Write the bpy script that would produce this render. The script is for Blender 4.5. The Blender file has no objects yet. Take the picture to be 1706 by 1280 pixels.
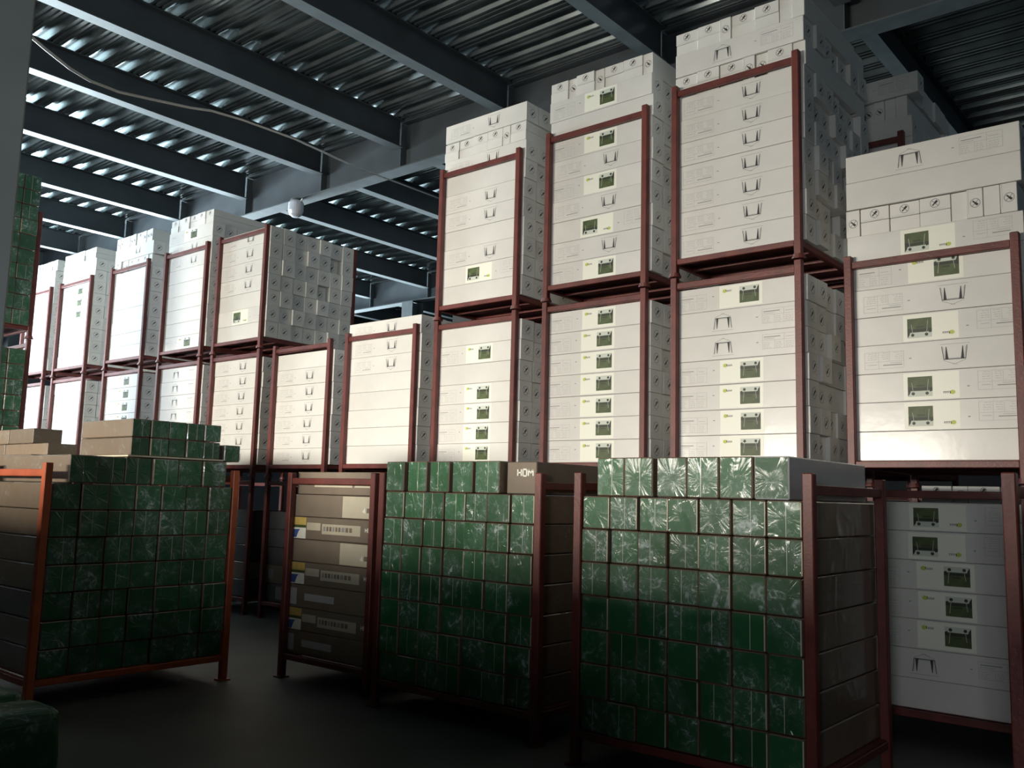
import bpy, bmesh, math, random
from mathutils import Matrix, Vector
C = bpy.context.scene
random.seed(7)
# ------------------------------------------------------------ camera
cam_d = bpy.data.cameras.new('camera'); cam = bpy.data.objects.new('camera', cam_d); C.collection.objects.link(cam)
RT = Vector((0.76972, 0.63787, 0.025434)); UP = Vector((0.059555, -0.111419, 0.991987)); FW = Vector((-0.635598, 0.762038, 0.12375))
mw = Matrix.Identity(4)
for i in range(3):
    mw[i][0] = RT[i]; mw[i][1] = UP[i]; mw[i][2] = -FW[i]
mw[2][3] = 1.5
cam.matrix_world = mw
cam_d.sensor_width = 36; cam_d.lens = 1500/1706*36; cam_d.clip_end = 200; cam_d.clip_start = 0.05
C.camera = cam
# ------------------------------------------------------------ world, light, exposure
w = bpy.data.worlds.new('world'); C.world = w; w.use_nodes = True
w.node_tree.nodes['Background'].inputs[0].default_value = (0.62, 0.72, 0.8, 1)
w.node_tree.nodes['Background'].inputs[1].default_value = 0.25
C.view_settings.view_transform = 'Standard'; C.view_settings.look = 'None'
C.view_settings.exposure = 0.0; C.view_settings.gamma = 1
C.cycles.use_denoising = True
C.cycles.max_bounces = 6; C.cycles.diffuse_bounces = 3; C.cycles.glossy_bounces = 3
C.cycles.sample_clamp_indirect = 4

def area(name, loc, target, sx, sy, power, col, spread=180):
    d = bpy.data.lights.new(name, 'AREA'); d.shape = 'RECTANGLE'; d.size = sx; d.size_y = sy
    d.energy = power; d.color = col; d.spread = math.radians(spread)
    o = bpy.data.objects.new(name, d); C.collection.objects.link(o); o.location = loc
    o.rotation_euler = (Vector(target) - Vector(loc)).to_track_quat('-Z', 'Y').to_euler()
    return o
# daylight entering through the long opening behind the photographer
area('daylight_rear_opening', (-9.0, -8.9, 2.55), (-8.0, 6.0, -0.2), 7.0, .95, 600, (1.0, 0.93, 0.81), 70)
area('daylight_side_door', (1.4, -6.5, 2.45), (-6.4, 3.5, 1.0), 1.6, 1.2, 74, (0.92, 0.96, 1.0), 76)
# cooler daylight through the loading door at the far left of the front wall
area('daylight_loading_door', (-18.5, -1.5, 3.4), (-16.5, 6.5, 4.0), 3.0, 3.0, 420, (0.78, 0.90, 1.0), 70)
# daylight through the opening in the far left wall, grazing the roof deck
area('daylight_left_opening', (-23.6, 8.0, 3.6), (-9.0, 8.0, 8.4), 18.0, 1.6, 3200, (0.76, 0.92, 1.0), 50)

# ------------------------------------------------------------ materials
def mat(name, col, rough=0.6, metal=0.0, coat=0.0, var=0.0, scale=8.0, bump=0.0, bscale=30.0, spec=None):
    m = bpy.data.materials.new(name); m.use_nodes = True
    nt = m.node_tree; b = nt.nodes['Principled BSDF']
    b.inputs['Base Color'].default_value = (*col, 1); b.inputs['Roughness'].default_value = rough
    b.inputs['Metallic'].default_value = metal; b.inputs['Coat Weight'].default_value = coat
    b.inputs['Coat Roughness'].default_value = 0.15
    if spec is not None: b.inputs['Specular IOR Level'].default_value = spec
    tc = nt.nodes.new('ShaderNodeTexCoord')
    if var > 0:
        n = nt.nodes.new('ShaderNodeTexNoise'); n.inputs['Scale'].default_value = scale; n.inputs['Detail'].default_value = 4
        nt.links.new(tc.outputs['Object'], n.inputs['Vector'])
        oi = nt.nodes.new('ShaderNodeObjectInfo')
        mx = nt.nodes.new('ShaderNodeMix'); mx.data_type = 'RGBA'; mx.blend_type = 'MULTIPLY'
        mx.inputs[0].default_value = 1.0
        rp = nt.nodes.new('ShaderNodeMapRange'); rp.inputs['From Min'].default_value = 0.25; rp.inputs['From Max'].default_value = 0.75
        rp.inputs['To Min'].default_value = 1 - var; rp.inputs['To Max'].default_value = 1 + var * 0.4
        nt.links.new(n.outputs['Fac'], rp.inputs['Value'])
        r2 = nt.nodes.new('ShaderNodeMapRange'); r2.inputs['To Min'].default_value = 1 - var * 0.5; r2.inputs['To Max'].default_value = 1.0
        nt.links.new(oi.outputs['Random'], r2.inputs['Value'])
        mu = nt.nodes.new('ShaderNodeMath'); mu.operation = 'MULTIPLY'
        nt.links.new(rp.outputs[0], mu.inputs[0]); nt.links.new(r2.outputs[0], mu.inputs[1])
        cc = nt.nodes.new('ShaderNodeCombineColor')
        for i in range(3): nt.links.new(mu.outputs[0], cc.inputs[i])
        mx.inputs[6].default_value = (*col, 1); nt.links.new(cc.outputs[0], mx.inputs[7])
        nt.links.new(mx.outputs[2], b.inputs['Base Color'])
    if bump > 0:
        n = nt.nodes.new('ShaderNodeTexNoise'); n.inputs['Scale'].default_value = bscale; n.inputs['Detail'].default_value = 3
        nt.links.new(tc.outputs['Object'], n.inputs['Vector'])
        bp = nt.nodes.new('ShaderNodeBump'); bp.inputs['Strength'].default_value = bump; bp.inputs['Distance'].default_value = 0.01
        nt.links.new(n.outputs['Fac'], bp.inputs['Height']); nt.links.new(bp.outputs[0], b.inputs['Normal'])
        nt.links.new(bp.outputs[0], b.inputs['Coat Normal'])
    return m

def film(name, col, amt=0.5, haze=0.10, star=0.15, cr=0.14, cw=0.8):
    """carton board under crinkled transparent stretch film: glossy folded coat over the colour, milky where it bunches, with reflections painted in"""
    m = bpy.data.materials.new(name); m.use_nodes = True
    nt = m.node_tree; b = nt.nodes['Principled BSDF']; L = nt.links.new
    tc = nt.nodes.new('ShaderNodeTexCoord'); oi = nt.nodes.new('ShaderNodeObjectInfo')
    ad = nt.nodes.new('ShaderNodeVectorMath'); ad.operation = 'ADD'
    L(oi.outputs['Location'], ad.inputs[0]); L(tc.outputs['Object'], ad.inputs[1])
    # star-shaped folds gathered towards the middle of each carton end
    sp = nt.nodes.new('ShaderNodeSeparateXYZ'); L(tc.outputs['Object'], sp.inputs[0])
    zs = nt.nodes.new('ShaderNodeMath'); zs.operation = 'SUBTRACT'; zs.inputs[1].default_value = 0.095; L(sp.outputs['Z'], zs.inputs[0])
    an = nt.nodes.new('ShaderNodeMath'); an.operation = 'ARCTAN2'; L(zs.outputs[0], an.inputs[0]); L(sp.outputs['Y'], an.inputs[1])
    cb = nt.nodes.new('ShaderNodeCombineXYZ'); L(an.outputs[0], cb.inputs[0])
    rr = nt.nodes.new('ShaderNodeMath'); rr.operation = 'MULTIPLY'; rr.inputs[1].default_value = 60; L(oi.outputs['Random'], rr.inputs[0]); L(rr.outputs[0], cb.inputs[1])
    L(sp.outputs['Y'], cb.inputs[2])
    nr = nt.nodes.new('ShaderNodeTexNoise'); nr.inputs['Scale'].default_value = 3.2; nr.inputs['Detail'].default_value = 3; nr.inputs['Distortion'].default_value = 0.4
    L(cb.outputs[0], nr.inputs['Vector'])
    n0 = nt.nodes.new('ShaderNodeTexNoise'); n0.noise_type = 'RIDGED_MULTIFRACTAL'; n0.inputs['Scale'].default_value = 7; n0.inputs['Detail'].default_value = 5
    n0.inputs['Distortion'].default_value = 0.7; n0.normalize = True; L(ad.outputs[0], n0.inputs['Vector'])
    n1 = nt.nodes.new('ShaderNodeTexNoise'); n1.inputs['Scale'].default_value = 26; n1.inputs['Detail'].default_value = 4; L(ad.outputs[0], n1.inputs['Vector'])
    nm = nt.nodes.new('ShaderNodeTexNoise'); nm.inputs['Scale'].default_value = 3.3; nm.inputs['Detail'].default_value = 3; L(ad.outputs[0], nm.inputs['Vector'])
    rm = nt.nodes.new('ShaderNodeMapRange'); rm.inputs['From Min'].default_value = 0.46; rm.inputs['From Max'].default_value = 0.60; rm.inputs['To Min'].default_value = 0.12; L(nm.outputs['Fac'], rm.inputs['Value'])
    m1 = nt.nodes.new('ShaderNodeMath'); m1.operation = 'MULTIPLY'; L(n0.outputs['Fac'], m1.inputs[0]); L(rm.outputs[0], m1.inputs[1])
    a = nt.nodes.new('ShaderNodeMath'); a.operation = 'MULTIPLY_ADD'; L(nr.outputs['Fac'], a.inputs[0]); a.inputs[1].default_value = star; L(m1.outputs[0], a.inputs[2])
    bp = nt.nodes.new('ShaderNodeBump'); bp.inputs['Strength'].default_value = amt * 1.6; bp.inputs['Distance'].default_value = 0.02
    L(a.outputs[0], bp.inputs['Height']); L(bp.outputs[0], b.inputs['Coat Normal'])
    bp2 = nt.nodes.new('ShaderNodeBump'); bp2.inputs['Strength'].default_value = amt * 0.25; bp2.inputs['Distance'].default_value = 0.01
    L(a.outputs[0], bp2.inputs['Height']); L(bp2.outputs[0], b.inputs['Normal'])
    # milky creases where the film bunches; the pale tone also paints its reflections
    n2 = nt.nodes.new('ShaderNodeTexNoise'); n2.inputs['Scale'].default_value = 4.6; n2.inputs['Detail'].default_value = 4; n2.inputs['Roughness'].default_value = 0.6
    L(ad.outputs[0], n2.inputs['Vector'])
    r3 = nt.nodes.new('ShaderNodeMapRange'); r3.inputs['From Min'].default_value = 0.44; r3.inputs['From Max'].default_value = 0.62
    L(n2.outputs['Fac'], r3.inputs['Value'])
    def crease(scale, dist, sharp, det):
        q = nt.nodes.new('ShaderNodeTexNoise'); q.inputs['Scale'].default_value = scale; q.inputs['Detail'].default_value = det
        q.inputs['Distortion'].default_value = dist; L(ad.outputs[0], q.inputs['Vector'])
        d = nt.nodes.new('ShaderNodeMath'); d.operation = 'SUBTRACT'; L(q.outputs['Fac'], d.inputs[0]); d.inputs[1].default_value = 0.5
        e = nt.nodes.new('ShaderNodeMath'); e.operation = 'ABSOLUTE'; L(d.outputs[0], e.inputs[0])
        f = nt.nodes.new('ShaderNodeMapRange'); f.inputs['From Max'].default_value = sharp; f.inputs['To Min'].default_value = 1; f.inputs['To Max'].default_value = 0
        L(e.outputs[0], f.inputs['Value']); return f
    c1 = crease(5, 1.0, 0.020, 3); c2 = crease(13, 1.4, 0.028, 4)
    sd_ = nt.nodes.new('ShaderNodeMath'); sd_.operation = 'SUBTRACT'; L(nr.outputs['Fac'], sd_.inputs[0]); sd_.inputs[1].default_value = 0.5
    sa_ = nt.nodes.new('ShaderNodeMath'); sa_.operation = 'ABSOLUTE'; L(sd_.outputs[0], sa_.inputs[0])
    sr_ = nt.nodes.new('ShaderNodeMapRange'); sr_.inputs['From Max'].default_value = 0.045; sr_.inputs['To Min'].default_value = star; sr_.inputs['To Max'].default_value = 0; L(sa_.outputs[0], sr_.inputs['Value'])
    s1 = nt.nodes.new('ShaderNodeMath'); s1.operation = 'MULTIPLY_ADD'; L(c2.outputs[0], s1.inputs[0]); s1.inputs[1].default_value = 0.55; L(c1.outputs[0], s1.inputs[2])
    s2 = nt.nodes.new('ShaderNodeMath'); s2.operation = 'ADD'; L(s1.outputs[0], s2.inputs[0]); L(sr_.outputs[0], s2.inputs[1])
    r4 = nt.nodes.new('ShaderNodeMapRange'); r4.inputs['From Min'].default_value = 0.38; r4.inputs['From Max'].default_value = 0.60; L(n1.outputs['Fac'], r4.inputs['Value'])
    s3 = nt.nodes.new('ShaderNodeMath'); s3.operation = 'MULTIPLY'; L(s2.outputs[0], s3.inputs[0]); L(r4.outputs[0], s3.inputs[1])
    mu2 = nt.nodes.new('ShaderNodeMath'); mu2.operation = 'MULTIPLY'; L(r3.outputs[0], mu2.inputs[0]); L(s3.outputs[0], mu2.inputs[1])
    m3 = nt.nodes.new('ShaderNodeMath'); m3.operation = 'MULTIPLY_ADD'; m3.use_clamp = True; L(mu2.outputs[0], m3.inputs[0]); m3.inputs[1].default_value = haze * 7
    m4 = nt.nodes.new('ShaderNodeMath'); m4.operation = 'MULTIPLY'; m4.inputs[1].default_value = haze * 0.6; L(r3.outputs[0], m4.inputs[0]); L(m4.outputs[0], m3.inputs[2])
    mu2 = m3
    hsv = nt.nodes.new('ShaderNodeHueSaturation'); hsv.inputs['Color'].default_value = (*col, 1)
    r5 = nt.nodes.new('ShaderNodeMapRange'); r5.inputs['To Min'].default_value = 0.72; r5.inputs['To Max'].default_value = 1.15
    L(oi.outputs['Random'], r5.inputs['Value']); L(r5.outputs[0], hsv.inputs['Value'])
    mx = nt.nodes.new('ShaderNodeMix'); mx.data_type = 'RGBA'; L(mu2.outputs[0], mx.inputs[0])
    L(hsv.outputs[0], mx.inputs[6]); mx.inputs[7].default_value = (0.50, 0.60, 0.58, 1)
    L(mx.outputs[2], b.inputs['Base Color'])
    b.inputs['Roughness'].default_value = 0.5; b.inputs['Coat Weight'].default_value = cw; b.inputs['Coat Roughness'].default_value = cr
    b.inputs['Coat IOR'].default_value = 1.5
    return m

M = dict(
    white=mat('white_board', (0.76, 0.745, 0.70), 0.42, var=0.10, scale=3.0, coat=0.25, bump=0.10, bscale=7),
    ink=mat('dark_print', (0.035, 0.035, 0.04), 0.6),
    greyink=mat('fine_grey_print', (0.30, 0.29, 0.29), 0.6),
    lightink=mat('pale_grey_print', (0.50, 0.49, 0.48), 0.6),
    labelw=mat('label_paper', (0.90, 0.90, 0.78), 0.4),
    photo=mat('garden_photo_green', (0.085, 0.12, 0.035), 0.5, var=0.5, scale=14),
    photod=mat('garden_photo_dark', (0.02, 0.028, 0.014), 0.5),
    sky=mat('garden_photo_sky', (0.62, 0.66, 0.58), 0.5),
    logo=mat('logo_yellow_green', (0.55, 0.60, 0.10), 0.5),
    green=film('green_board_under_film', (0.010, 0.105, 0.030), 1.3, 0.12, 0.12, 0.09, 0.33),
    star=film('green_board_folded_film', (0.012, 0.110, 0.042), 0.8, 0.12, 0.45, 0.12, 0.6),
    kraft=film('kraft_board_under_film', (0.20, 0.145, 0.095), 0.28, 0.03),
    kraftp=mat('kraft_board', (0.23, 0.18, 0.13), 0.6, var=0.2, scale=5, coat=0.15),
    dark=film('dark_grey_board_under_film', (0.045, 0.045, 0.050), 0.25, 0.02),
    pale_film=film('pale_film_with_painted_sheen', (0.72, 0.73, 0.72), 0.22, 0.08),  # pale wrap; on one kraft carton it paints the film's bright reflection
    cream=mat('cream_label', (0.62, 0.56, 0.42), 0.5, var=0.1),
    blue=mat('blue_print', (0.06, 0.14, 0.40), 0.5, var=0.3, scale=20),
    yellow=mat('yellow_print', (0.70, 0.50, 0.13), 0.5, var=0.2, scale=20),
    rack=mat('oxide_red_painted_steel', (0.165, 0.036, 0.028), 0.45, var=0.35, scale=9, bump=0.15, bscale=60),
    orange=mat('oxide_red_steel_lit', (0.50, 0.105, 0.035), 0.42, var=0.25, scale=9, bump=0.15, bscale=60),  # the racks' oxide red with light on the left rack painted in
    steel=mat('grey_painted_steel', (0.055, 0.066, 0.074), 0.5, var=0.25, scale=2.5),
    flange=mat('grey_primer_steel', (0.085, 0.10, 0.105), 0.55, var=0.3, scale=5),
    deck=mat('galvanised_deck', (0.50, 0.57, 0.58), 0.27, metal=0.95, var=0.45, scale=2.2, bump=0.08, bscale=3),
    conc=mat('concrete', (0.10, 0.102, 0.095), 0.55, var=0.35, scale=1.6, bump=0.15, bscale=12),
    wall=mat('wall_sheet', (0.10, 0.11, 0.12), 0.7, var=0.2, scale=1.0),
    column=mat('column_paint', (0.30, 0.33, 0.32), 0.6, var=0.12, scale=2.0),
    cable=mat('grey_cable', (0.70, 0.70, 0.68), 0.5),
    glass=mat('frosted_lamp_glass', (0.62, 0.63, 0.68), 0.25, coat=0.5),
    tape=mat('clear_tape', (0.62, 0.60, 0.52), 0.2),
)
MI = list(M.values()); KEY = {k: i for i, k in enumerate(M)}

# ------------------------------------------------------------ mesh helper
class MB:
    def __init__(s): s.v = []; s.f = []; s.m = []
    def quad(s, pts, m):
        i = len(s.v); s.v += [tuple(p) for p in pts]; s.f.append(tuple(range(i, i + len(pts)))); s.m.append(m)
    def box(s, x0, x1, y0, y1, z0, z1, m, mm=None, b=0.0):
        """mm: dict face->material, faces '-x','+x','-y','+y','-z','+z'; b = chamfer"""
        mm = mm or {}
        if b <= 0:
            i = len(s.v)
            s.v += [(x, y, z) for x in (x0, x1) for y in (y0, y1) for z in (z0, z1)]
            for k, f in (('-x', (0, 1, 3, 2)), ('+x', (4, 6, 7, 5)), ('-y', (0, 4, 5, 1)), ('+y', (2, 3, 7, 6)), ('-z', (0, 2, 6, 4)), ('+z', (1, 5, 7, 3))):
                s.f.append(tuple(i + q for q in f)); s.m.append(mm.get(k, m))
            return
        X, Y, Z = (x0, x1), (y0, y1), (z0, z1); idx = {}
        def V(a, c, d, ax):
            k = (a, c, d, ax)
            if k not in idx:
                p = [X[a], Y[c], Z[d]]
                for j, (t, r) in enumerate(((a, X), (c, Y), (d, Z))):
                    if j != ax: p[j] += b if t == 0 else -b
                idx[k] = len(s.v); s.v.append(tuple(p))
            return idx[k]
        for a in (0, 1):
            o = [(0, 0), (0, 1), (1, 1), (1, 0)]
            if a: o = o[::-1]
            s.f.append(tuple(V(a, p, q, 0) for p, q in o)); s.m.append(mm.get('+x' if a else '-x', m))
            o = [(0, 0), (1, 0), (1, 1), (0, 1)]
            if a: o = o[::-1]
            s.f.append(tuple(V(p, a, q, 1) for p, q in o)); s.m.append(mm.get('+y' if a else '-y', m))
            o = [(0, 0), (0, 1), (1, 1), (1, 0)]
            if a: o = o[::-1]
            s.f.append(tuple(V(p, q, a, 2) for p, q in o)); s.m.append(mm.get('+z' if a else '-z', m))
        for a in (0, 1):
            for c in (0, 1):
                s.f.append((V(a, c, 0, 0), V(a, c, 1, 0), V(a, c, 1, 1), V(a, c, 0, 1))); s.m.append(m)
                s.f.append((V(a, 0, c, 0), V(a, 1, c, 0), V(a, 1, c, 2), V(a, 0, c, 2))); s.m.append(m)
                s.f.append((V(0, a, c, 1), V(1, a, c, 1), V(1, a, c, 2), V(0, a, c, 2))); s.m.append(m)
                for d in (0, 1):
                    s.f.append((V(a, c, d, 0), V(a, c, d, 1), V(a, c, d, 2))); s.m.append(m)
    def disc(s, c, r, z0, z1, m, n=16):
        i = len(s.v)
        for z in (z0, z1):
            for k in range(n):
                t = 2 * math.pi * k / n; s.v.append((c[0] + r * math.cos(t), c[1] + r * math.sin(t), z))
        s.f.append(tuple(i + k for k in range(n))[::-1]); s.m.append(m)
        s.f.append(tuple(i + n + k for k in range(n))); s.m.append(m)
        for k in range(n):
            s.f.append((i + k, i + (k + 1) % n, i + n + (k + 1) % n, i + n + k)); s.m.append(m)
    def lathe(s, c, prof, m, n=20):
        i = len(s.v)
        for r, z in prof:
            for k in range(n):
                t = 2 * math.pi * k / n; s.v.append((c[0] + r * math.cos(t), c[1] + r * math.sin(t), c[2] + z))
        for j in range(len(prof) - 1):
            for k in range(n):
                s.f.append((i + j * n + k, i + j * n + (k + 1) % n, i + (j + 1) * n + (k + 1) % n, i + (j + 1) * n + k)); s.m.append(m)
    def tube(s, pts, r, m, n=8):
        P = [Vector(p) for p in pts]; i = len(s.v)
        for j, p in enumerate(P):
            t = (P[min(j + 1, len(P) - 1)] - P[max(j - 1, 0)]).normalized()
            a = t.cross(Vector((0, 0, 1)));
            if a.length < 1e-3: a = Vector((1, 0, 0))
            a.normalize(); bb = t.cross(a)
            for k in range(n):
                q = 2 * math.pi * k / n; s.v.append(tuple(p + r * (math.cos(q) * a + math.sin(q) * bb)))
        for j in range(len(P) - 1):
            for k in range(n):
                s.f.append((i + j * n + k, i + j * n + (k + 1) % n, i + (j + 1) * n + (k + 1) % n, i + (j + 1) * n + k)); s.m.append(m)
        s.f.append(tuple(i + k for k in range(n))); s.m.append(m)
        s.f.append(tuple(i + (len(P) - 1) * n + k for k in range(n))); s.m.append(m)
    def mesh(s, name, fixn=True):
        me = bpy.data.meshes.new(name); me.from_pydata(s.v, [], s.f)
        used = sorted(set(s.m)); remap = {k: i for i, k in enumerate(used)}
        for k in used: me.materials.append(M[k])
        me.polygons.foreach_set('material_index', [remap[k] for k in s.m])
        if fixn:
            bm = bmesh.new(); bm.from_mesh(me); bmesh.ops.recalc_face_normals(bm, faces=bm.faces); bm.to_mesh(me); bm.free()
        me.update(); return me
    def obj(s, name, parent=None, fixn=True):
        o = bpy.data.objects.new(name, s.mesh(name, fixn)); C.collection.objects.link(o)
        if parent: o.parent = parent
        return o

def tag(o, label=None, cat=None, group=None, kind=None):
    if label: o['label'] = label
    if cat: o['category'] = cat
    if group: o['group'] = group
    if kind: o['kind'] = kind
    return o
def copy_tree(o, parent=None):
    c = o.copy(); C.collection.objects.link(c)
    if parent: c.parent = parent
    for ch in o.children: copy_tree(ch, c)
    return c
ORD = 'top second third fourth fifth sixth seventh eighth ninth tenth eleventh twelfth'.split()
ORD1 = 'first second third fourth fifth sixth seventh eighth ninth tenth eleventh twelfth'.split()

# ------------------------------------------------------------ setting
def struct(mb, name): return tag(mb.obj(name), kind='structure')
ZB, ZD = 6.50, 6.92          # underside of the roof beams, underside of the deck
b = MB(); b.quad([(-26, -12, 0), (6, -12, 0), (6, 24, 0), (-26, 24, 0)], 'conc'); struct(b, 'floor')
# corrugated deck, ribs run along x
b = MB(); PIT = 0.345; y = -11.9; prof = []
while y < 24:
    prof += [(y, 0.0), (y + .030, 0.0), (y + .042, .016), (y + .056, .016), (y + .068, 0), (y + .105, 0.0), (y + .117, .016), (y + .131, .016), (y + .143, 0), (y + .175, 0.0), (y + .215, 0.078), (y + .238, 0.078), (y + .250, .066), (y + .262, .066), (y + .274, .078), (y + .305, 0.078)]
    y += PIT
for (ya, za), (yb, zb) in zip(prof, prof[1:]):
    b.quad([(-26, ya, ZD + za), (6, ya, ZD + za), (6, yb, ZD + zb), (-26, yb, ZD + zb)], 'deck')
struct(b, 'ceiling')
b = MB(); b.box(-26, 6, -12, 24, ZD + 0.30, ZD + 0.38, 'wall'); struct(b, 'trim_roof_cover')
def ibeam_y(name, x, y0, y1, zb, zt, fw=0.085):
    b = MB(); b.box(x - .006, x + .006, y0, y1, zb + .012, zt - .012, 'steel')
    b.box(x - fw, x + fw, y0, y1, zb, zb + .014, 'flange'); b.box(x - fw, x + fw, y0, y1, zt - .014, zt, 'steel'); struct(b, name)
def ibeam_x(name, y, x0, x1, zb, zt, fw=0.13, stiff=()):
    b = MB(); b.box(x0, x1, y - .008, y + .008, zb + .016, zt - .012, 'steel')
    b.box(x0, x1, y - fw, y + fw, zb, zb + .018, 'flange'); b.box(x0, x1, y - fw, y + fw, zt - .014, zt, 'steel')
    for xs in stiff: b.box(xs - .006, xs + .006, y - fw + .01, y + fw - .01, zb + .02, zt - .02, 'flange')
    struct(b, name)
BX = [-3.05, -5.15, -7.47, -9.52, -11.35, -13.42, -15.56, -17.65, -19.7, -21.8, -1.0, 1.0]
k = 1
G1Y, G2Y = 8.75, 15.35
for x in BX:
    for (ya, yb) in ((-11.8, G1Y - .15), (G1Y + .15, G2Y - .15), (G2Y + .15, 23.5)):
        ibeam_y('trim_%d' % k, x + .08, ya, yb, ZB, ZD - .004); k += 1
ibeam_x('trim_%d' % k, G1Y, -24, 5.5, 6.22, ZD - .004, stiff=[x + .08 for x in BX]); k += 1
ibeam_x('trim_%d' % k, G2Y, -24, 5.5, 6.25, ZD - .004, stiff=[x + .08 for x in BX]); k += 1
def hcol(name, x, y, w, z1, m='steel'):
    b = MB(); h = w / 2
    b.box(x - h, x + h, y - h, y - h + .016, 0, z1, m); b.box(x - h, x + h, y + h - .016, y + h, 0, z1, m)
    b.box(x - .006, x + .006, y - h + .01, y + h - .01, 0, z1, m); struct(b, name)
hcol('trim_%d' % k, -16.1, 15.35, .38, 6.24, 'flange'); k += 1
hcol('trim_%d' % k, -8.05, 8.75, .34, 6.2); k += 1
hcol('trim_%d' % k, -23.0, 8.75, .34, 6.2); k += 1
b = MB(); b.box(-5.66, -5.30, 1.66, 1.97, 0, ZB - .01, 'column', b=.012); struct(b, 'trim_%d' % k); k += 1
# walls: far, right, left (with opening), rear (with long high opening)
b = MB(); b.box(-26, 6, 24, 24.2, 0, 7.2, 'wall'); struct(b, 'wall_far')
b = MB(); b.box(6, 6.2, -12, 24, 0, 7.2, 'wall'); struct(b, 'wall_right')
b = MB(); b.box(-26.2, -26, -12, 24, 0, 7.2, 'wall'); struct(b, 'wall_left')
b = MB(); b.box(-26, 6, -12.2, -12, 0, 7.2, 'wall'); struct(b, 'wall_rear')
b = MB(); b.box(-17, 0.05, -2.1, -1.9, 0, 1.90, 'wall'); struct(b, 'wall_light_blocker')  # added unseen wall, blocks low daylight so the front racks darken downward

# ------------------------------------------------------------ racks
PZ = [0.0, 1.605, 3.21]
def rack_parts(root, W, D, m, lowest=True, longx=True):
    """W along x, D along y, origin at the middle of the base. top rails on the faces across the short run (longx: faces at -y and +y)"""
    t = .027
    for sx in (-1, 1):
        for sy in (-1, 1):
            px, py = sx * (W / 2 - t), sy * (D / 2 - t)
            b = MB(); b.box(px - t, px + t, py - t, py + t, 0.012 if lowest else .052, 1.65, m, b=.005); o = b.obj('post', root)
            b = MB()
            if lowest: b.box(px - .045, px + .045, py - .045, py + .045, 0.0, .012, m)
            else: b.disc((px, py), .050, .0515, .066, m); b.disc((px, py), .042, .066, .085, m)
            b.obj('foot' if lowest else 'socket', o)
    for sy in (-1, 1):
        yy = sy * (D / 2 - t)
        b = MB(); b.box(-W / 2 + 2 * t, W / 2 - 2 * t, yy - .02, yy + .02, .15, .195, m, b=.004); b.obj('base_rail', root)
    for sx in (-1, 1):
        xx = sx * (W / 2 - t)
        b = MB(); b.box(xx - .02, xx + .02, -D / 2 + 2 * t, D / 2 - 2 * t, .15, .195, m, b=.004); b.obj('base_rail', root)
    if longx:
        for sy in (-1, 1):
            yy = sy * (D / 2 - t)
            b = MB(); b.box(-W / 2 + 2 * t, W / 2 - 2 * t, yy - .018, yy + .018, 1.555, 1.605, m, b=.004); b.obj('top_rail', root)
    else:
        for sx in (-1, 1):
            xx = sx * (W / 2 - t)
            b = MB(); b.box(xx - .018, xx + .018, -D / 2 + 2 * t, D / 2 - 2 * t, 1.545, 1.595, m, b=.004); b.obj('top_rail', root)
    # deck: cross bars and thin sheet
    n = 4
    for i in range(n):
        if longx:
            yy = -D / 2 + D * (i + 1) / (n + 1)
            b = MB(); b.box(-W / 2 + .05, W / 2 - .05, yy - .02, yy + .02, .155, .185, m)
        else:
            xx = -W / 2 + W * (i + 1) / (n + 1)
            b = MB(); b.box(xx - .02, xx + .02, -D / 2 + .05, D / 2 - .05, .155, .185, m)
        b.obj('deck_bar', root)
    b = MB(); b.box(-W / 2 + .02, W / 2 - .02, -D / 2 + .06, D / 2 - .06, .1965, .2005, m); b.obj('deck_sheet', root)
rack_proto = {}
def rack(x0, x1, y0, D, tier, label, m='rack', longx=True, rz=0.0, group=None):
    W = x1 - x0; key = (round(W, 2), round(D, 2), m, longx, tier == 1)
    if key in rack_proto:
        r = copy_tree(rack_proto[key])
        if 'group' in r: del r['group']
    else:
        r = bpy.data.objects.new('stacking_rack', None); C.collection.objects.link(r)
        rack_parts(r, key[0], key[1], m, lowest=(tier == 1), longx=longx); rack_proto[key] = r
    r.location = ((x0 + x1) / 2, y0 + D / 2, PZ[tier - 1]); r.rotation_euler = (0, 0, rz)
    tag(r, label, 'rack', group)
    return r

# ------------------------------------------------------------ white cartons
CL = 1.085
def p_rect(b, u0, u1, v0, v1, m, face, off, dx=0.0):
    """u across the face, v up; face 'f' = -y at offset, 'e' = +x, 'w' = -x"""
    if face == 'f': b.quad([(u0, -off, v0), (u1, -off, v0), (u1, -off, v1), (u0, -off, v1)], m)
    elif face == 'e': b.quad([(off, u0, v0), (off, u1, v0), (off, u1, v1), (off, u0, v1)], m)
    else: b.quad([(-off, u0, v0), (-off, u1, v0), (-off, u1, v1), (-off, u0, v1)], m)
def p_line(b, p, q, wd, m, face, off):
    a = Vector(p); c = Vector(q); d = (c - a).normalized(); n = Vector((-d.y, d.x)) * wd / 2
    pts = [a + n, a - n, c - n, c + n]
    if face == 'f': b.quad([(t.x, -off, t.y) for t in pts], m)
    elif face == 'e': b.quad([(off, t.x, t.y) for t in pts], m)
    else: b.quad([(-off, t.x, t.y) for t in pts], m)
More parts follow.
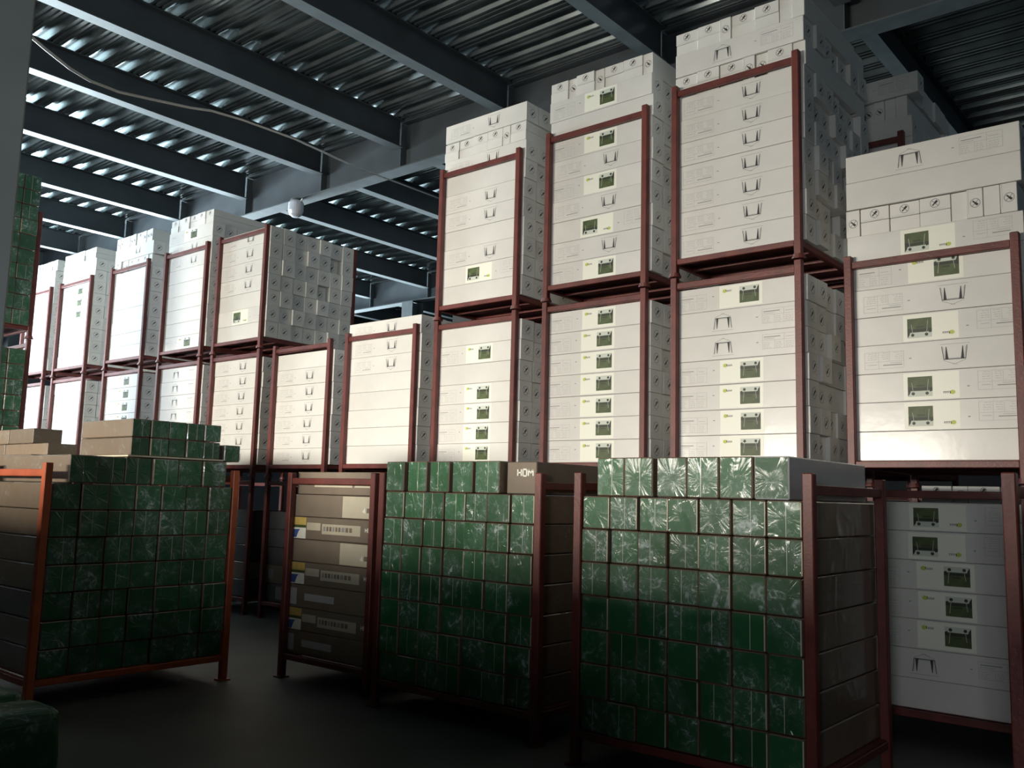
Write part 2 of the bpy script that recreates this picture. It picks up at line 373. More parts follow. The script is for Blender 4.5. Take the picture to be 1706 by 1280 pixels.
def p_mark(b, cu, cv, r, face, off, flip=1):
    n = 18
    for k in range(n):
        t0, t1 = 2 * math.pi * k / n, 2 * math.pi * (k + 1) / n
        p_line(b, (cu + r * math.cos(t0), cv + r * math.sin(t0)), (cu + r * math.cos(t1), cv + r * math.sin(t1)), .0045, 'greyink', face, off)
    q = r * .70
    p_line(b, (cu - q * flip, cv + q), (cu + q * flip, cv - q), .0045, 'greyink', face, off)
    p_line(b, (cu - q * .75 * flip, cv - q * .75), (cu + q * .1 * flip, cv + q * .1), .009, 'ink', face, off + .0004)
    p_line(b, (cu + q * .0 * flip, cv + q * .0), (cu + q * .75 * flip, cv + q * .75), .015, 'ink', face, off + .0004)
def p_gazebo(b, cu, z0, s, off):
    f = 'f'; m = 'ink'
    # canopy
    p_line(b, (cu - .062 * s, z0 + .098 * s), (cu, z0 + .122 * s), .0025, 'greyink', f, off)
    p_line(b, (cu + .062 * s, z0 + .098 * s), (cu, z0 + .122 * s), .0025, 'greyink', f, off)
    p_line(b, (cu - .012 * s, z0 + .122 * s), (cu + .012 * s, z0 + .122 * s), .003, 'greyink', f, off)
    p_line(b, (cu - .062 * s, z0 + .092 * s), (cu + .062 * s, z0 + .092 * s), .005, m, f, off)
    p_line(b, (cu - .050 * s, z0 + .086 * s), (cu + .050 * s, z0 + .086 * s), .0025, 'greyink', f, off)
    for sx in (-1, 1):
        p_line(b, (cu + sx * .060 * s, z0 + .092 * s), (cu + sx * .070 * s, z0 + .012 * s), .0042, 'ink', f, off)
        p_line(b, (cu + sx * .054 * s, z0 + .092 * s), (cu + sx * .062 * s, z0 + .018 * s), .0022, 'greyink', f, off)
        i = len(b.v)
        b.quad([(cu + sx * .052 * s, -off - .0003, z0 + .090 * s), (cu + sx * .034 * s, -off - .0003, z0 + .090 * s), (cu + sx * .044 * s, -off - .0003, z0 + .016 * s), (cu + sx * .048 * s, -off - .0003, z0 + .016 * s)], m)
    p_line(b, (cu - .085 * s, z0), (cu + .080 * s, z0), .0022, 'greyink', f, off)
def p_table(b, u0, u1, v0, v1, off, rnd):
    f = 'f'; m = 'lightink'; w_ = .0022
    p_line(b, (u0, v0), (u1, v0), w_, m, f, off); p_line(b, (u0, v1), (u1, v1), w_, m, f, off)
    p_line(b, (u0, v0), (u0, v1), w_, m, f, off); p_line(b, (u1, v0), (u1, v1), w_, m, f, off)
    vm = v0 + (v1 - v0) * .58; p_line(b, (u0, vm), (u1, vm), w_, m, f, off)
    ua, ub, uc = u0 + (u1 - u0) * .36, u0 + (u1 - u0) * .64, u0 + (u1 - u0) * .68
    p_line(b, (ua, v0), (ua, vm), w_, m, f, off); p_line(b, (ub, v0), (ub, v1), w_, m, f, off)
    for (a, c, v, wd) in ((u0 + .01, ub - .03, vm + .026, .006), (u0 + .01, u0 + .09, vm + .012, .004), (uc, u1 - .02, vm + .02, .004)):
        p_line(b, (a, v), (c, v), wd, 'greyink' if wd > .005 else m, f, off)
    for r_ in range(4):
        v = v0 + .008 + r_ * (vm - v0 - .012) / 4
        for (a, c) in ((u0 + .006, ua - .03), (ua + .008, ub - .016), (ub + .01, u1 - .02)):
            a2 = a; 
            while a2 < c - .008:
                ln = rnd.uniform(.01, .024); p_line(b, (a2, v), (min(a2 + ln, c), v), .0034, m, f, off); a2 += ln + .005
def p_photo(b, H, off):
    u0, u1 = -.155, .195
    p_rect(b, u0, u1, .010, H - .010, 'labelw', 'f', off)
    p0, p1, q0, q1 = .012, .168, .036, H - .030
    o2 = off + .0005; h = q1 - q0
    p_rect(b, p0, p1, q0, q1, 'sky', 'f', o2)
    p_rect(b, p0, p1, q0, q0 + h * .72, 'photo', 'f', o2 + .0004)
    p_rect(b, p0 + .03, p1 - .02, q0 + h * .56, q0 + h * .68, 'photod', 'f', o2 + .0006)
    p_rect(b, p0 + .05, p0 + .10, q0 + h * .42, q0 + h * .47, 'photod', 'f', o2 + .0006)
    o3 = o2 + .0008
    b.quad([(p1 - .028, -o3, q0 + h * .52), (p1, -o3, q0 + h * .5), (p1, -o3, q0 + h * .98), (p1 - .012, -o3, q0 + h * .86)], 'photod')
    b.quad([(p0, -o3, q0 + h * .56), (p0 + .022, -o3, q0 + h * .56), (p0 + .016, -o3, q0 + h * .78), (p0, -o3, q0 + h * .74)], 'photod')
    for cx in (p0 + .034, p1 - .034):
        n = 8; b.quad([(cx + .011 * math.cos(2 * math.pi * k / n), -o3, q0 + h * .85 + .011 * math.sin(2 * math.pi * k / n)) for k in range(n)], 'photod')
    p_line(b, (p0 + .034, q0 + h * .85), (p0 + .024, q0 + h * .15), .003, 'lightink', 'f', o3)
    p_line(b, (p1 - .036, q0 + h * .85), (p1 - .026, q0 + h * .3), .003, 'lightink', 'f', o3)
    # yellow-green round logo with dark lettering strokes
    cx, cz = -.112, H - .050; n = 14
    b.quad([(cx + .017 * math.cos(2 * math.pi * k / n), -o2, cz + .014 * math.sin(2 * math.pi * k / n)) for k in range(n)], 'logo')
    p_line(b, (cx + .014, cz + .010), (cx + .014, cz - .004), .005, 'ink', 'f', o3)
    for i in range(4): p_line(b, (cx + .024 + i * .010, cz + .006), (cx + .024 + i * .010, cz - .004), .0055, 'greyink', 'f', o3)
    p_line(b, (cx + .012, cz - .006), (cx + .058, cz - .005), .003, 'greyink', 'f', o3)
CW = {}
def carton_mesh(kind, H, D, L=CL, marks=True, end='white'):
    key = (kind, round(H, 3), round(D, 3), round(L, 3), marks)
    if key in CW: return CW[key]
    rnd = random.Random(11); b = MB(); h = H - .002
    b.box(-L / 2, L / 2, -D / 2, D / 2, 0, h, 'white', b=.003)
    off = D / 2 + .0006
    if kind == 'gazebo':
        p_gazebo(b, -.12, .030, 1.05 * H / .19, off)
        p_table(b, .20, .46, .050, H - .035, off, rnd); p_rect(b, .150, .166, H * .52, H * .52 + .006, 'greyink', 'f', off)
    elif kind == 'photo':
        p_photo(b, H, off); p_table(b, -.495, -.265, .022, H - .055, off, rnd); p_rect(b, -.215, -.200, H * .56, H * .56 + .007, 'greyink', 'f', off)
    elif kind == 'blank': pass
    e = L / 2 + .0006; hl = h / 2
    if marks:
        r = min(.042, D * .30, H * .3)
        for face, fl in (('e', 1), ('w', -1)):
            p_mark(b, 0, H * .52, r, face, e, fl)
            p_line(b, (-D / 2 + .004, H * .52 - r - .012), (D / 2 - .03, H * .52 - r - .012), .002, 'lightink', face, e)
    CW[key] = b.mesh('carton_' + kind, True); return CW[key]
WHITES = 0
LOOKS = {'F': 'upside-down gazebo drawing', 'U': 'upright gazebo drawing', 'P': 'garden photo label', 'Q': 'upside-down garden photo label', 'B': 'plain blank front'}
def put_carton(me, loc, rot, label, group, name=None, cat='carton'):
    if 'slim' in me.name: cat = 'slim carton'
    name = name or next((k for k in ('white_carton', 'green_carton', 'brown_carton', 'dark_carton') if k.split('_')[0] in me.name), 'slim_carton' if 'slim' in me.name else 'white_carton' if me.name.startswith('carton') else 'wrapped_carton')
    o = bpy.data.objects.new(name, me); C.collection.objects.link(o)
    o.location = loc; o.rotation_euler = rot; tag(o, label, cat, group); return o
def front_row(code, x0, x1, y0, z, H, rackname, tiername, rowword, D=.19, dx=None):
    global WHITES
    W = x1 - x0; L = W + .012
    kind = {'F': 'gazebo', 'U': 'gazebo', 'P': 'photo', 'Q': 'photo', 'B': 'blank'}[code]
    me = carton_mesh(kind, H, D, round(L, 2))
    jx = random.uniform(-.008, .008) if dx is None else dx; jy = random.uniform(-.003, .003)
    loc = [(x0 + x1) / 2 + .016 + jx, y0 + D / 2 + jy, z]; rot = (0, 0, 0)
    if code in 'FQ': loc[2] += H - .002; rot = (0, math.pi, 0)
    put_carton(me, loc, rot, 'white carton, %s, %s, %s of %s' % (LOOKS[code], rowword + (' row' if rowword == 'top' else ' row down'), tiername, rackname),
               'white cartons stacked in the back row of racks')
    WHITES += 1
def ends_row(x0, x1, y0, z, H, rackname, tiername, rowword, seed=0, depth=1.085):
    """loose cartons turned so that their marked ends look out to the front; pairs lying flat and pairs on edge"""
    rnd = random.Random(seed); x = x0 + .002; i = 0
    cells = []
    while x < x1 - .08:
        if x + .2 <= x1 + .03 and rnd.random() < .5: cells.append(('flat', x, .198)); x += .200
        else: cells.append(('edge', x, .098)); x += .1005
    for j, (t, x, wd) in enumerate(cells):
        yy = y0 + depth / 2 + rnd.uniform(.001, .03)
        nm = 'end-on white carton %s, place %s from left, %s, %s of %s'
        if t == 'edge':
            me = carton_mesh('blank', .0985, H - .004, depth)   # lies on its side: height is across
            mk = rnd.random() < .62
            me = carton_mesh('slim', .0985, H - .004, depth, marks=mk)
            # rotate so that length runs along y and the slim height runs along x
            o = put_carton(me, (x, yy, z + (H - .004) / 2), (0, math.pi / 2, math.pi / 2), '', None)
            R = Matrix(((0, 0, 1), (-1, 0, 0), (0, -1, 0)))  # local x->-y, local y->-z, local z->+x
            o.rotation_euler = R.to_euler()
            tag(o, 'white carton end on edge, %s along, %s row, %s of %s' % (ORD1[j], rowword, tiername, rackname), 'carton', 'loose end-on white cartons on the stacks')
        else:
            for q in (0, 1):
                me = carton_mesh('slim', (H - .002) / 2, wd - .002, depth, marks=(q == 1))
                o = put_carton(me, (x + wd / 2, yy + rnd.uniform(-.006, .006), z + q * (H - .002) / 2), (0, 0, -math.pi / 2),
                    'white carton %s, flat, %s along, %s row, %s of %s' % (('lower', 'upper')[q], ORD1[j], rowword, tiername, rackname), 'loose end-on white cartons on the stacks')
STUFF = MB()
def side_fill(x0, x1, y0, z0, H, n, cols, rackname, tiername, indiv, cd=.195, front=.195, topz=None, jit=.02, seed=1, slimcols=True):
    """cartons packed behind the front column; indiv columns are things, the others go to the packed remainder"""
    rnd = random.Random(seed)
    for c in range(cols):
        yy = y0 + front + c * cd
        zoff = rnd.uniform(-.09, 0) if c % 3 == 1 else 0
        for r in range(n):
            z = z0 + r * H
            L = x1 - x0 + .012
            jj = .036 if 'tenth' in rackname else jit
            jx = rnd.uniform(-jj, jj) + .010
            xc = (x0 + x1) / 2 + jx
            if rnd.random() < .06 and c > 1: xc -= .07
            if c < indiv:
                me = carton_mesh('end', H, cd - .004, round(L, 2))
                put_carton(me, (xc, yy + cd / 2, z), (0, 0, 0) if rnd.random() < .5 else (0, math.pi, 0), '', None)
                o = C.collection.objects[-1]
                if o.rotation_euler[1] > 1: o.location.z += H - .002
                tag(o, 'white carton end, %s row up, %s back, %s, %s' % (ORD1[r], ORD1[c + 1], tiername, rackname), 'carton', 'white cartons whose ends show on stack sides')
            else:
                STUFF.box(xc - L / 2, xc + L / 2, yy + .002, yy + cd - .002, z, z + H - .004, 'white')
                e = xc + L / 2 + .0006
                if rnd.random() < .8:
                    v0 = len(STUFF.v); cu, cv = yy + cd / 2, z + H * .5; rr = .036
                    for k_ in range(10):
                        t0, t1 = 2 * math.pi * k_ / 10, 2 * math.pi * (k_ + 1) / 10
                        p_line(STUFF, (cu + rr * math.cos(t0), cv + rr * math.sin(t0)), (cu + rr * math.cos(t1), cv + rr * math.sin(t1)), .004, 'greyink', 'e', e)
                    p_line(STUFF, (cu - .025, cv + .025), (cu + .025, cv - .025), .004, 'greyink', 'e', e)
                    p_line(STUFF, (cu - .022, cv - .022), (cu + .022, cv + .022), .010, 'ink', 'e', e)

def stack(x0, x1, y0, tier, rows, H, rname, tname, indiv=0, cols=6, zstart=None, seed=1, endx=None, top_fill=True):
    """rows: codes from the top down, 'E' = row of end-on cartons"""
    z0 = PZ[tier - 1] + .201 if zstart is None else zstart
    n = len(rows)
    for i, code in enumerate(rows):
        z = z0 + (n - 1 - i) * H
        if code == 'E':
            ends_row(x0, x1 + .02, y0, z, H, rname, tname, ORD[i], seed=seed * 31 + i)
        else:
            front_row(code, x0, x1, y0, z, H, rname, tname, ORD[i])
    # fill behind, except where the end-on cartons lie
    below = n
    seg = []; cur = 0
    for i in range(n):      # from the bottom
        code = rows[n - 1 - i]
        if code == 'E':
            if cur: seg.append((i - cur, cur))
            cur = 0
            # remainder behind an end-on row
            zz = z0 + i * H
            if cols > 4: STUFF.box(x0 + .02, x1 + .01, y0 + 1.135, y0 + .195 + cols * .195, zz, zz + H - .004, 'white')
        else: cur += 1
    if cur: seg.append((n - cur, cur))
    for s0, cnt in seg:
        side_fill(x0, x1, y0, z0 + s0 * H, H, cnt, cols, rname, tname, indiv, seed=seed + s0)

YF = .058   # cartons start this far behind the front of the posts
RN = {'L1': 'far-left back rack', 'L2': 'second back rack', 'L3': 'third back rack', 'L4': 'fourth back rack', 'L5': 'fifth back rack',
      'M6': 'sixth back rack', 'M7': 'seventh back rack', 'U1': 'eighth back rack', 'U2': 'ninth back rack', 'U3': 'tenth back rack', 'R4': 'rightmost back rack', 'BB': 'rack behind the tenth'}
RX = {'L1': (-16.80, -15.73, 6.5), 'L2': (-15.40, -14.26, 6.5), 'L3': (-13.62, -12.48, 6.5), 'L4': (-12.02, -10.90, 6.5), 'L5': (-10.64, -9.54, 6.5),
      'M6': (-9.26, -8.16, 6.5), 'M7': (-7.78, -6.65, 6.4), 'U1': (-6.42, -5.34, 6.43), 'U2': (-4.95, -3.86, 6.33), 'U3': (-3.54, -2.47, 6.18), 'R4': (-2.21, -1.10, 6.3)}
T3 = {'L1': ('EBBBBBBBBB', .193, 0), 'L2': ('EBBPPPBBBB', .193, 0), 'L3': ('EFEBBBBBBB', .193, 0), 'L4': ('EPFFBBBBBP', .193, 1),
      'L5': ('FFFFBQB', .205, 6), 'U1': ('FEFBFFBFQB', .193, 1), 'U2': ('EPBPFPFQFP', .195, 1), 'U3': ('EUEBFFFFFF'.replace('B', 'F'), .193, 6)}
T2 = {'L1': ('BBBBBBB', .193, 0), 'L2': ('BBBBBBB', .193, 0), 'L3': ('PPPPPPP', .193, 0), 'L4': ('UUUUUUU', .193, 0), 'L5': ('FFFFFFF', .193, 0),
      'M6': ('BFFFFFF', .190, 1), 'M7': ('FFFBBBBB', .194, 1), 'U1': ('BPBPPPP', .196, 1), 'U2': ('PPPPPPP', .193, 1), 'U3': ('PUUPPPP', .193, 1),
      'R4': ('UBEQPFQFQQB', .2, 0)}
sd = 5
for k_, (x0, x1, y0) in RX.items():
    tiers = [1, 2] + ([3] if k_ in T3 else [])
    for t in tiers:
        tw = {1: 'floor tier', 2: 'middle tier', 3: 'upper tier'}[t]
        rack(x0, x1, y0, 1.5, t, 'red-brown steel stacking rack, %s of the %s' % (tw, RN[k_]) if k_ != 'R4' else 'red-brown steel stacking rack, %s at the right of the back row' % tw, group='stacking racks in the back row')
    sd += 1
    if k_ in T3:
        rows, H, ind = T3[k_]; stack(x0, x1, y0 + YF, 3, rows, H, RN[k_], 'upper tier', ind, 6, seed=sd)
    rows, H, ind = T2[k_]; stack(x0, x1, y0 + YF, 2, rows, H, RN[k_], 'middle tier', ind, 6, seed=sd + 40)
# rightmost rack, floor tier
x0, x1, y0 = RX['R4']
stack(x0, x1, y0 + YF, 1, 'QQPPPUB', .190, RN['R4'], 'floor tier', 0, 6, seed=77)
ends_row(x0 + .35, x1, y0 + .45, .201 + 7 * .19, .12, RN['R4'], 'floor tier', 'set-back', seed=3, depth=.9)
# rack behind the tenth
bx0, bx1, by0 = -3.38, -2.30, 8.15
for t in (1, 2, 3): rack(bx0, bx1, by0, 1.5, t, 'red-brown stacking rack, %s, standing behind the tenth back rack' % ('floor tier', 'middle tier', 'upper tier')[t - 1], group='racks behind the back row')
for i, code in enumerate('UEBBBBBBBB'):
    z = PZ[2] + .201 + (9 - i) * .2
    if code == 'E': ends_row(bx0, bx1 + .02, by0 + YF, z, .2, RN['BB'], 'upper tier', 'second', seed=91)
    else: front_row(code, bx0, bx1, by0 + YF, z, .2, RN['BB'], 'upper tier', ORD[i], dx=.1 if i == 0 else .04)
for i in range(10):
    for c in range(6): STUFF.box(bx0 + .03, bx1 + .05 + random.uniform(-.01, .02), by0 + .26 + c * .195 if i != 8 else by0 + 1.2 + c * .03, by0 + .45 + c * .195 if i != 8 else by0 + 1.22 + c * .03, PZ[2] + .201 + i * .2, PZ[2] + .397 + i * .2, 'white')
tag(STUFF.obj('white_cartons', fixn=True), 'white cartons packed deeper in the back row racks, mostly hidden, ends showing in the gaps', 'cartons', kind='stuff')

# dark and brown cartons of the floor tier under the fifth and sixth racks
def dark_mesh(H, D, L, m='dark', lab=0):
    b = MB(); b.box(-L / 2, L / 2, -D / 2, D / 2, 0, H - .004, m, b=.005)
    if lab == 1: p_rect(b, -.30, .12, .03, H - .03, 'greyink', 'f', D / 2 + .0006)
    if lab == 2: p_rect(b, -.46, -.36, .05, H - .05, 'greyink', 'f', D / 2 + .0006)
    return b.mesh('dark_carton')
DMS = [dark_mesh(.21, .5, 1.06), dark_mesh(.21, .5, 1.06, 'dark', 1), dark_mesh(.21, .5, 1.06, 'kraft', 2)]
for nm in ('L5', 'M6'):
    x0, x1, y0 = RX[nm]
    for r in range(5):
        me = DMS[[1, 2, 0, 0, 0][r]]
        put_carton(me, ((x0 + x1) / 2, y0 + .06 + .25, .201 + r * .21), (0, 0, 0), 'dark wrapped carton, %s row up, floor tier of %s' % (ORD1[r], RN[nm]), 'dark cartons on the floor tier behind')

# ------------------------------------------------------------ green shrink-wrapped cartons
def green_mesh(W, H, L, seam=0, ends='green', side='kraft', logo=False, edge=False):
    """length along x, green ends at +x and -x"""
    b = MB(); h = H - .005
    b.box(-L / 2, L / 2, -W / 2 + .003, W / 2 - .003, 0, h, side, mm={'+x': ends, '-x': ends, '+z': side}, b=.006)
    if seam:
        u = 0.01 * seam; p_line(b, (u, .004), (u, h - .004), .003, 'tape', 'e', L / 2 + .0008)
        p_line(b, (u, .004), (u, h - .004), .003, 'tape', 'w', L / 2 + .0008)
    if edge: p_line(b, (W / 2 - .007, .008), (W / 2 - .007, h - .008), .006, 'cream', 'e', L / 2 + .0008)  # pale strip painted in for the lit edge of the kraft side
    return b.mesh('green_carton')
def glyph(b, ch, u, v, s, m, off, face='f'):
    segs = {'H': [((0, 0), (0, 1)), ((.7, 0), (.7, 1)), ((0, .5), (.7, .5))], 'O': [((0, 0), (0, 1)), ((.7, 0), (.7, 1)), ((0, 0), (.7, 0)), ((0, 1), (.7, 1))],
            'M': [((0, 0), (0, 1)), ((.9, 0), (.9, 1)), ((0, 1), (.45, .4)), ((.45, .4), (.9, 1))]}[ch]
    for p, q in segs: p_line(b, (u + p[0] * s, v + p[1] * s), (u + q[0] * s, v + q[1] * s), s * .22, m, face, off)
def word(b, txt, u, v, s, m, off, face='f'):
    for ch in txt:
        glyph(b, ch, u, v, s, m, off, face); u += s * (1.05 if ch != 'M' else 1.25)
def green_block(xc, yc, z0, n, rows, W, H, L, axis, rname, seed, skip=(), stagger=.0, face_dir=1):
    """columns run along y when axis='x' (ends face +x); along x when axis='y' (ends face -y)"""
    rnd = random.Random(seed); meshes = [green_mesh(W, H, L, s, ends='star' if axis == 'x' else 'green', edge=(k_ in (2, 3) and axis == 'y')) for k_, s in enumerate((0, -1, 1, 0))]
    for r in range(rows):
        for c in range(n):
            if (r, c) in skip: continue
            u = (c - (n - 1) / 2) * W + rnd.uniform(-.001, .001); jl = rnd.uniform(-.012, .012)
            me = meshes[rnd.randrange(4)]
            if axis == 'x': loc = (xc + jl, yc + u, z0 + r * H); rz = rnd.uniform(-.002, .002)
            else: loc = (xc + u, yc + jl, z0 + r * H); rz = -math.pi / 2 + rnd.uniform(-.002, .002)
            put_carton(me, loc, (0, 0, rz), 'shrink-wrapped green carton, %s row up, %s from left, %s' % (ORD1[r], ORD1[c], rname),
                       'shrink-wrapped green cartons')
GH = .188
# G1: left front rack
rack(-7.55, -6.40, 2.72, 1.53, 1, 'brightly lit oxide red stacking rack at the left, green carton ends facing right', 'orange', True, group='front stacking racks')
green_block(-6.975, 3.485, .201, 7, 7, .2005, GH, 1.13, 'x', 'left front rack', 1)
g1top = .201 + 7 * GH
green_block(-6.97, 3.50, g1top, 6, 1, .208, .20, 1.13, 'x', 'top layer of left front rack', 2)
# cardboard sheet and the two-layer stack on top
b = MB(); b.box(-.42, .42, -.40, .40, 0, .012, 'cream', b=.003); o = b.obj('cardboard_sheet'); o.location = (-6.83, 3.70, g1top + .202); tag(o, 'pale cardboard sheet under the small stack on the left front rack', 'sheet')
tm = [green_mesh(.15, .138, .80, s, ends='star') for s in (0, 1, 0)]
for r in range(2):
    for c in range(5):
        put_carton(tm[(r + c) % 3], (-6.83 + random.uniform(-.01, .01), 3.40 + c * .15, g1top + .215 + r * .138), (0, 0, 0),
                   'small green-ended carton, %s layer, %s from left, on top of left front rack' % (('lower', 'upper')[r], ORD1[c]), 'small green-ended cartons on the left rack')
put_carton(tm[0], (-6.85, 4.20, g1top + .202), (0, 0, 0), 'single small green carton right of the small stack on the left rack', None)
# G0: rack further left, mostly hidden
rack(-10.1, -8.98, 3.3, 1.5, 1, 'red-brown stacking rack half hidden behind the left front rack', 'rack', True, group='front stacking racks')
kb = [dark_mesh(.2, .24, 1.08, 'kraft'), dark_mesh(.2, .24, 1.08, 'dark')]
for r in range(4, 7):
    for c in range(2):
        put_carton(kb[(r + c) % 2] if r < 6 else kb[0], (-9.54, 3.5 + c * .26, .201 + r * .2), (0, 0, 0), 'brown wrapped carton, %s row up, %s from front, rack behind left rack' % (ORD1[r], ORD1[c]), 'brown cartons behind the left front rack')
bm2 = [dark_mesh(.14, .26, .52, 'kraft'), dark_mesh(.14, .26, .52, 'pale_film'), dark_mesh(.11, .26, .9, 'kraft')]
for i, (x, mm_, lb) in enumerate(((-9.95, 1, 'leftmost'), (-9.40, 0, 'middle'), (-8.86, 0, 'rightmost'))):
    put_carton(bm2[mm_], (x, 3.65, 1.760 + .11), (0, 0, 0), 'low brown carton, %s of three behind the left front rack top' % lb, None)
put_carton(bm2[2], (-9.65, 3.65, 1.759), (0, 0, 0), 'thin green-brown wrapped carton under the low brown cartons, left end', None)
put_carton(bm2[2], (-8.73, 3.65, 1.759), (0, 0, 0), 'thin green-brown wrapped carton under the low brown cartons, right end', None)
b = MB(); b.box(-1.0, 1.0, -.3, .3, 0, .102, 'kraft', b=.006); 
put_carton(b.mesh('wide_carton'), (-9.2, 3.65, 1.655), (0, 0, 0), 'wide flat brown carton across the rack behind the left front rack', None)

# G2: middle front rack
X2a, X2b, Y2 = -4.97, -3.47, 4.47
rack(X2a, X2b, Y2, 1.12, 1, 'oxide red stacking rack in the middle, holding green carton ends', 'rack', False, group='front stacking racks')
gx = (X2a + X2b) / 2
green_block(gx, Y2 + .56, .201, 7, 7, .1965, GH, 1.10, 'y', 'middle front rack', 5)
tz = .201 + 7 * GH
for c, (wd) in enumerate((.2, .21, .2, .22, .22)):
    me = green_mesh(.19 if c < 4 else .22, .215, 1.10, (0, 1, -1, 0, 1)[c])
    put_carton(me, (X2a + .15 + c * .225, Y2 + .56 + random.uniform(-.01, .01), tz), (0, 0, -math.pi / 2 + random.uniform(-.01, .01)), 'shrink-wrapped green carton, %s from left in top layer of middle front rack' % ORD1[c], 'shrink-wrapped green cartons')
b = MB(); b.box(-.125, .12, -.50, .50, 0, .205, 'kraftp', b=.005); word(b, 'HOM', -.035, .115, .042, 'labelw', .5006)
put_carton(b.mesh('hom_carton'), (X2b - .205, Y2 + .56, tz), (0, 0, 0), 'brown carton with white letters at the right end of the middle rack top layer', None)
# G3: right front rack
X3a, X3b, Y3 = -3.12, -1.69, 4.33
rack(X3a, X3b, Y3, 1.12, 1, 'oxide red stacking rack in the right foreground, full of green cartons', 'rack', False, group='front stacking racks')
gx = (X3a + X3b) / 2
green_block(gx, Y3 + .56, .201, 7, 7, .187, GH, 1.10, 'y', 'right front rack', 8)
for c in range(6):
    me = green_mesh(.19, .222, 1.10, (1, 1, 0, -1, 0, 0)[c], side='pale_film' if c == 5 else 'kraft')  # last carton's pale side paints bright reflection off film over kraft
    put_carton(me, (X3a + .25 + c * .194, Y3 + .56 + random.uniform(-.01, .01), tz), (0, 0, -math.pi / 2 + random.uniform(-.01, .01)), 'shrink-wrapped green carton, %s from left in top layer of right front rack' % ORD1[c], 'shrink-wrapped green cartons')
# G4: far right rack at the frame edge
rack(-.83, .67, 4.15, 1.12, 1, 'red-brown stacking rack cut off by the right edge of the photo', 'rack', False, group='front stacking racks')
green_block(-.065, 4.15 + .56, .201, 7, 7, .1965, GH, 1.10, 'y', 'far right rack', 12, skip=[(r, c) for r in range(7) for c in range(2, 7)])
b = MB(); b.box(-.55, .75, -.5, .5, 0, .26, 'pale_film', b=.01); put_carton(b.mesh('grey_wrapped_carton'), (-.16, 4.75, tz), (0, 0, 0), 'grey film-wrapped carton on top of the far right rack', None)
# tower of green cartons at the far left
for t in (1, 2, 3):
    rack(-12.62, -11.50, 3.07, 1.52, t, 'dark red rack, %s, of the green tower at the left edge' % ('floor tier', 'middle tier', 'upper tier')[t - 1], 'rack', True, group='racks of the green tower')
    if t > 1: green_block(-12.06 + .02, 3.83, PZ[t - 1] + .201, 7, 7 if t < 3 else 10, .2, GH, 1.12, 'x', '%s of left green tower' % ('floor tier', 'middle tier', 'upper tier')[t - 1], 20 + t, skip=[(r, c) for r in range(10) for c in range(4)])

# ------------------------------------------------------------ rack of brown cartons between the left and middle front racks
BXa, BXb, BY = -6.24, -5.16, 4.60
rack(BXa, BXb, BY, 1.5, 1, 'oxide red stacking rack of brown cartons left of the middle green rack', 'rack', True, group='front stacking racks')
def brown_mesh(kind, H=.182, D=.46, L=1.05):
    b = MB(); b.box(-L / 2, L / 2, -D / 2, D / 2, 0, H - .004, 'kraftp', b=.005); off = D / 2 + .0008
    if kind == 'panel':       # cream panel at the right with small dark block and rules
        p_rect(b, .10, .515, .006, H - .010, 'cream', 'f', off)
        p_rect(b, .385, .505, .050, .085, 'kraftp', 'f', off + .0005); p_line(b, (.455, .128), (.505, .124), .006, 'greyink', 'f', off + .0005); p_line(b, (.455, .103), (.505, .100), .006, 'greyink', 'f', off + .0005)
        b.quad([(.335, -off - .0006, .055), (.365, -off - .0006, .09), (.375, -off - .0006, .045)], 'labelw')
    elif kind == 'picture':   # picture at the left, cream label with text, white logo at the right
        p_rect(b, -.52, -.335, .004, H - .008, 'labelw', 'f', off)
        p_rect(b, -.52, -.335, H * .62, H - .008, 'yellow', 'f', off + .0005)
        p_rect(b, -.52, -.335, H * .50, H * .62, 'photo', 'f', off + .0005)
        b.quad([(-.515, -off - .0006, .075), (-.41, -off - .0006, .078), (-.43, -off - .0006, .06), (-.455, -off - .0006, .01), (-.51, -off - .0006, .01)], 'blue')
        p_rect(b, -.325, -.15, .075, .135, 'cream', 'f', off)
        p_rect(b, -.13, .335, .050, .130, 'cream', 'f', off)
        u = -.11
        rnd = random.Random(4)
        for i in range(9):
            wd = rnd.uniform(.022, .036); p_rect(b, u, u + wd, .075, .110, 'kraftp' if i % 3 else 'greyink', 'f', off + .0005); u += wd + .012
        word(b, 'HOM', .39, .085, .030, 'labelw', off)
    elif kind == 'label':     # strip labels
        p_rect(b, -.30, .17, .060, .115, 'cream', 'f', off); p_rect(b, .20, .38, .060, .100, 'cream', 'f', off)
        p_rect(b, .42, .52, .004, .070, 'logo', 'f', off); p_rect(b, .42, .50, .085, H - .010, 'blue', 'f', off)
    elif kind == 'faint':
        p_rect(b, -.32, .05, .060, .115, 'lightink', 'f', off); p_rect(b, -.52, -.42, .02, .15, 'lightink', 'f', off)
    return b.mesh('brown_carton')
BM = {k_: brown_mesh(k_) for k_ in ('panel', 'picture', 'label', 'faint')}
for r, kk in enumerate(['faint', 'picture', 'faint', 'picture', 'panel', 'picture', 'panel']):
    put_carton(BM[kk], ((BXa + BXb) / 2 + random.uniform(-.006, .01), BY + .06 + .23, .201 + r * .182), (0, 0, 0),
               'brown carton with %s, %s row up, rack left of middle green rack' % ({'panel': 'cream panel', 'picture': 'colour picture and labels', 'faint': 'faint pale labels'}[kk], ORD1[r]), 'brown cartons in the narrow front rack')
put_carton(brown_mesh('label', .185, .44), ((BXa + BXb) / 2 + .02, BY + .06 + .24, .201 + 7 * .182), (0, 0, 0), 'topmost brown carton with strip labels behind the rail, narrow front rack', 'brown cartons in the narrow front rack')

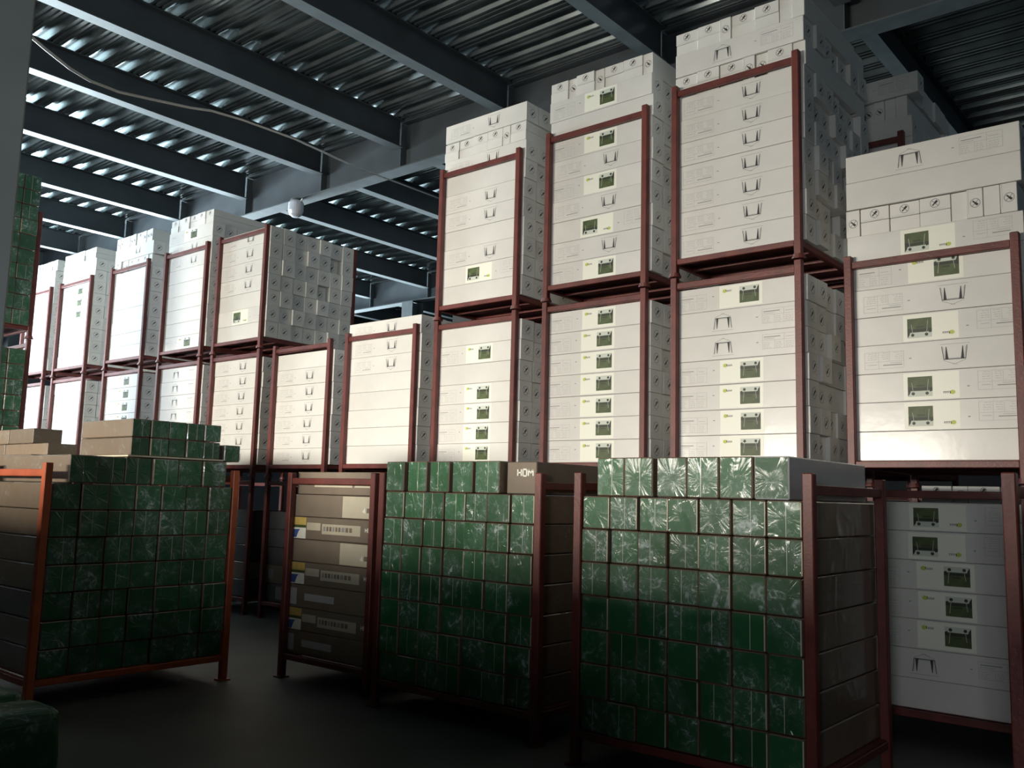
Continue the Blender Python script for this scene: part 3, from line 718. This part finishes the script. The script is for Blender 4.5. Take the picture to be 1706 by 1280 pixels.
# ------------------------------------------------------------ wrapped bundles bottom left
def bundle(x0, x1, y0, y1, h, label):
    me = bpy.data.meshes.new('wrapped_bundle'); bm = bmesh.new()
    bmesh.ops.create_cube(bm, size=1)
    for v in bm.verts: v.co = Vector((v.co.x * (x1 - x0), v.co.y * (y1 - y0), (v.co.z + .5) * h))
    bmesh.ops.bevel(bm, geom=bm.edges[:], offset=.07, segments=5, profile=.6, affect='EDGES')
    bmesh.ops.subdivide_edges(bm, edges=bm.edges[:], cuts=3, use_grid_fill=True)
    rnd = random.Random(int(x0 * 100))
    for v in bm.verts:
        if v.co.z > .02: v.co += v.normal * (.006 * math.sin(v.co.y * 31 + v.co.z * 17) + rnd.uniform(-.002, .002))
    bm.to_mesh(me); bm.free(); me.materials.append(M['green'])
    for p in me.polygons: p.use_smooth = True
    o = bpy.data.objects.new('wrapped_bundle', me); C.collection.objects.link(o); o.location = ((x0 + x1) / 2, (y0 + y1) / 2, 0)
    tag(o, label, 'bundle')
bundle(-4.78, -4.45, .95, 2.08, .455, 'dark green film-wrapped bundle on the floor, nearest the lower left corner')
bundle(-5.16, -4.83, .90, 2.06, .47, 'film-wrapped bundle behind the nearer one at the lower left corner')

# ------------------------------------------------------------ cable and lamp
b = MB(); b.tube([(-5.99, 1.88, 4.53), (-6.188, 2.304, 4.471), (-6.229, 2.393, 4.455), (-6.331, 2.612, 4.428), (-6.421, 2.803, 4.433), (-6.545, 3.069, 4.486), (-6.687, 3.376, 4.585), (-6.919, 3.873, 4.75), (-7.048, 4.151, 4.855),
        (-7.261, 4.607, 4.984), (-7.688, 5.525, 5.202), (-8.238, 6.706, 5.419), (-8.375, 6.999, 5.479), (-9.601, 9.632, 6.067), (-9.948, 10.378, 6.2)], .011, 'cable')
tag(b.obj('cable'), 'thin pale cable sagging under the roof beams at upper left', 'cable')
lamp = bpy.data.objects.new('pendant_lamp', None); C.collection.objects.link(lamp); lamp.location = (-11.87, 8.62, 6.22)
tag(lamp, 'small frosted glass pendant lamp under the grey steel girder', 'lamp')
b = MB(); b.disc((0, 0), .09, -.03, 0, 'flange'); b.obj('lamp_base', lamp)
b = MB(); b.lathe((0, 0, 0), [(.02, -.03), (.10, -.035), (.125, -.07), (.125, -.20), (.10, -.26), (.05, -.30), (.001, -.305)], 'glass'); b.obj('lamp_shade', lamp)
b = MB(); b.tube([(-.16, 0, -.02), (-.10, 0, -.06)], .012, 'cable'); b.tube([(.16, 0, -.02), (.10, 0, -.06)], .012, 'cable'); b.obj('bracket', lamp)
print('whites', WHITES, 'objects', len(C.collection.objects))
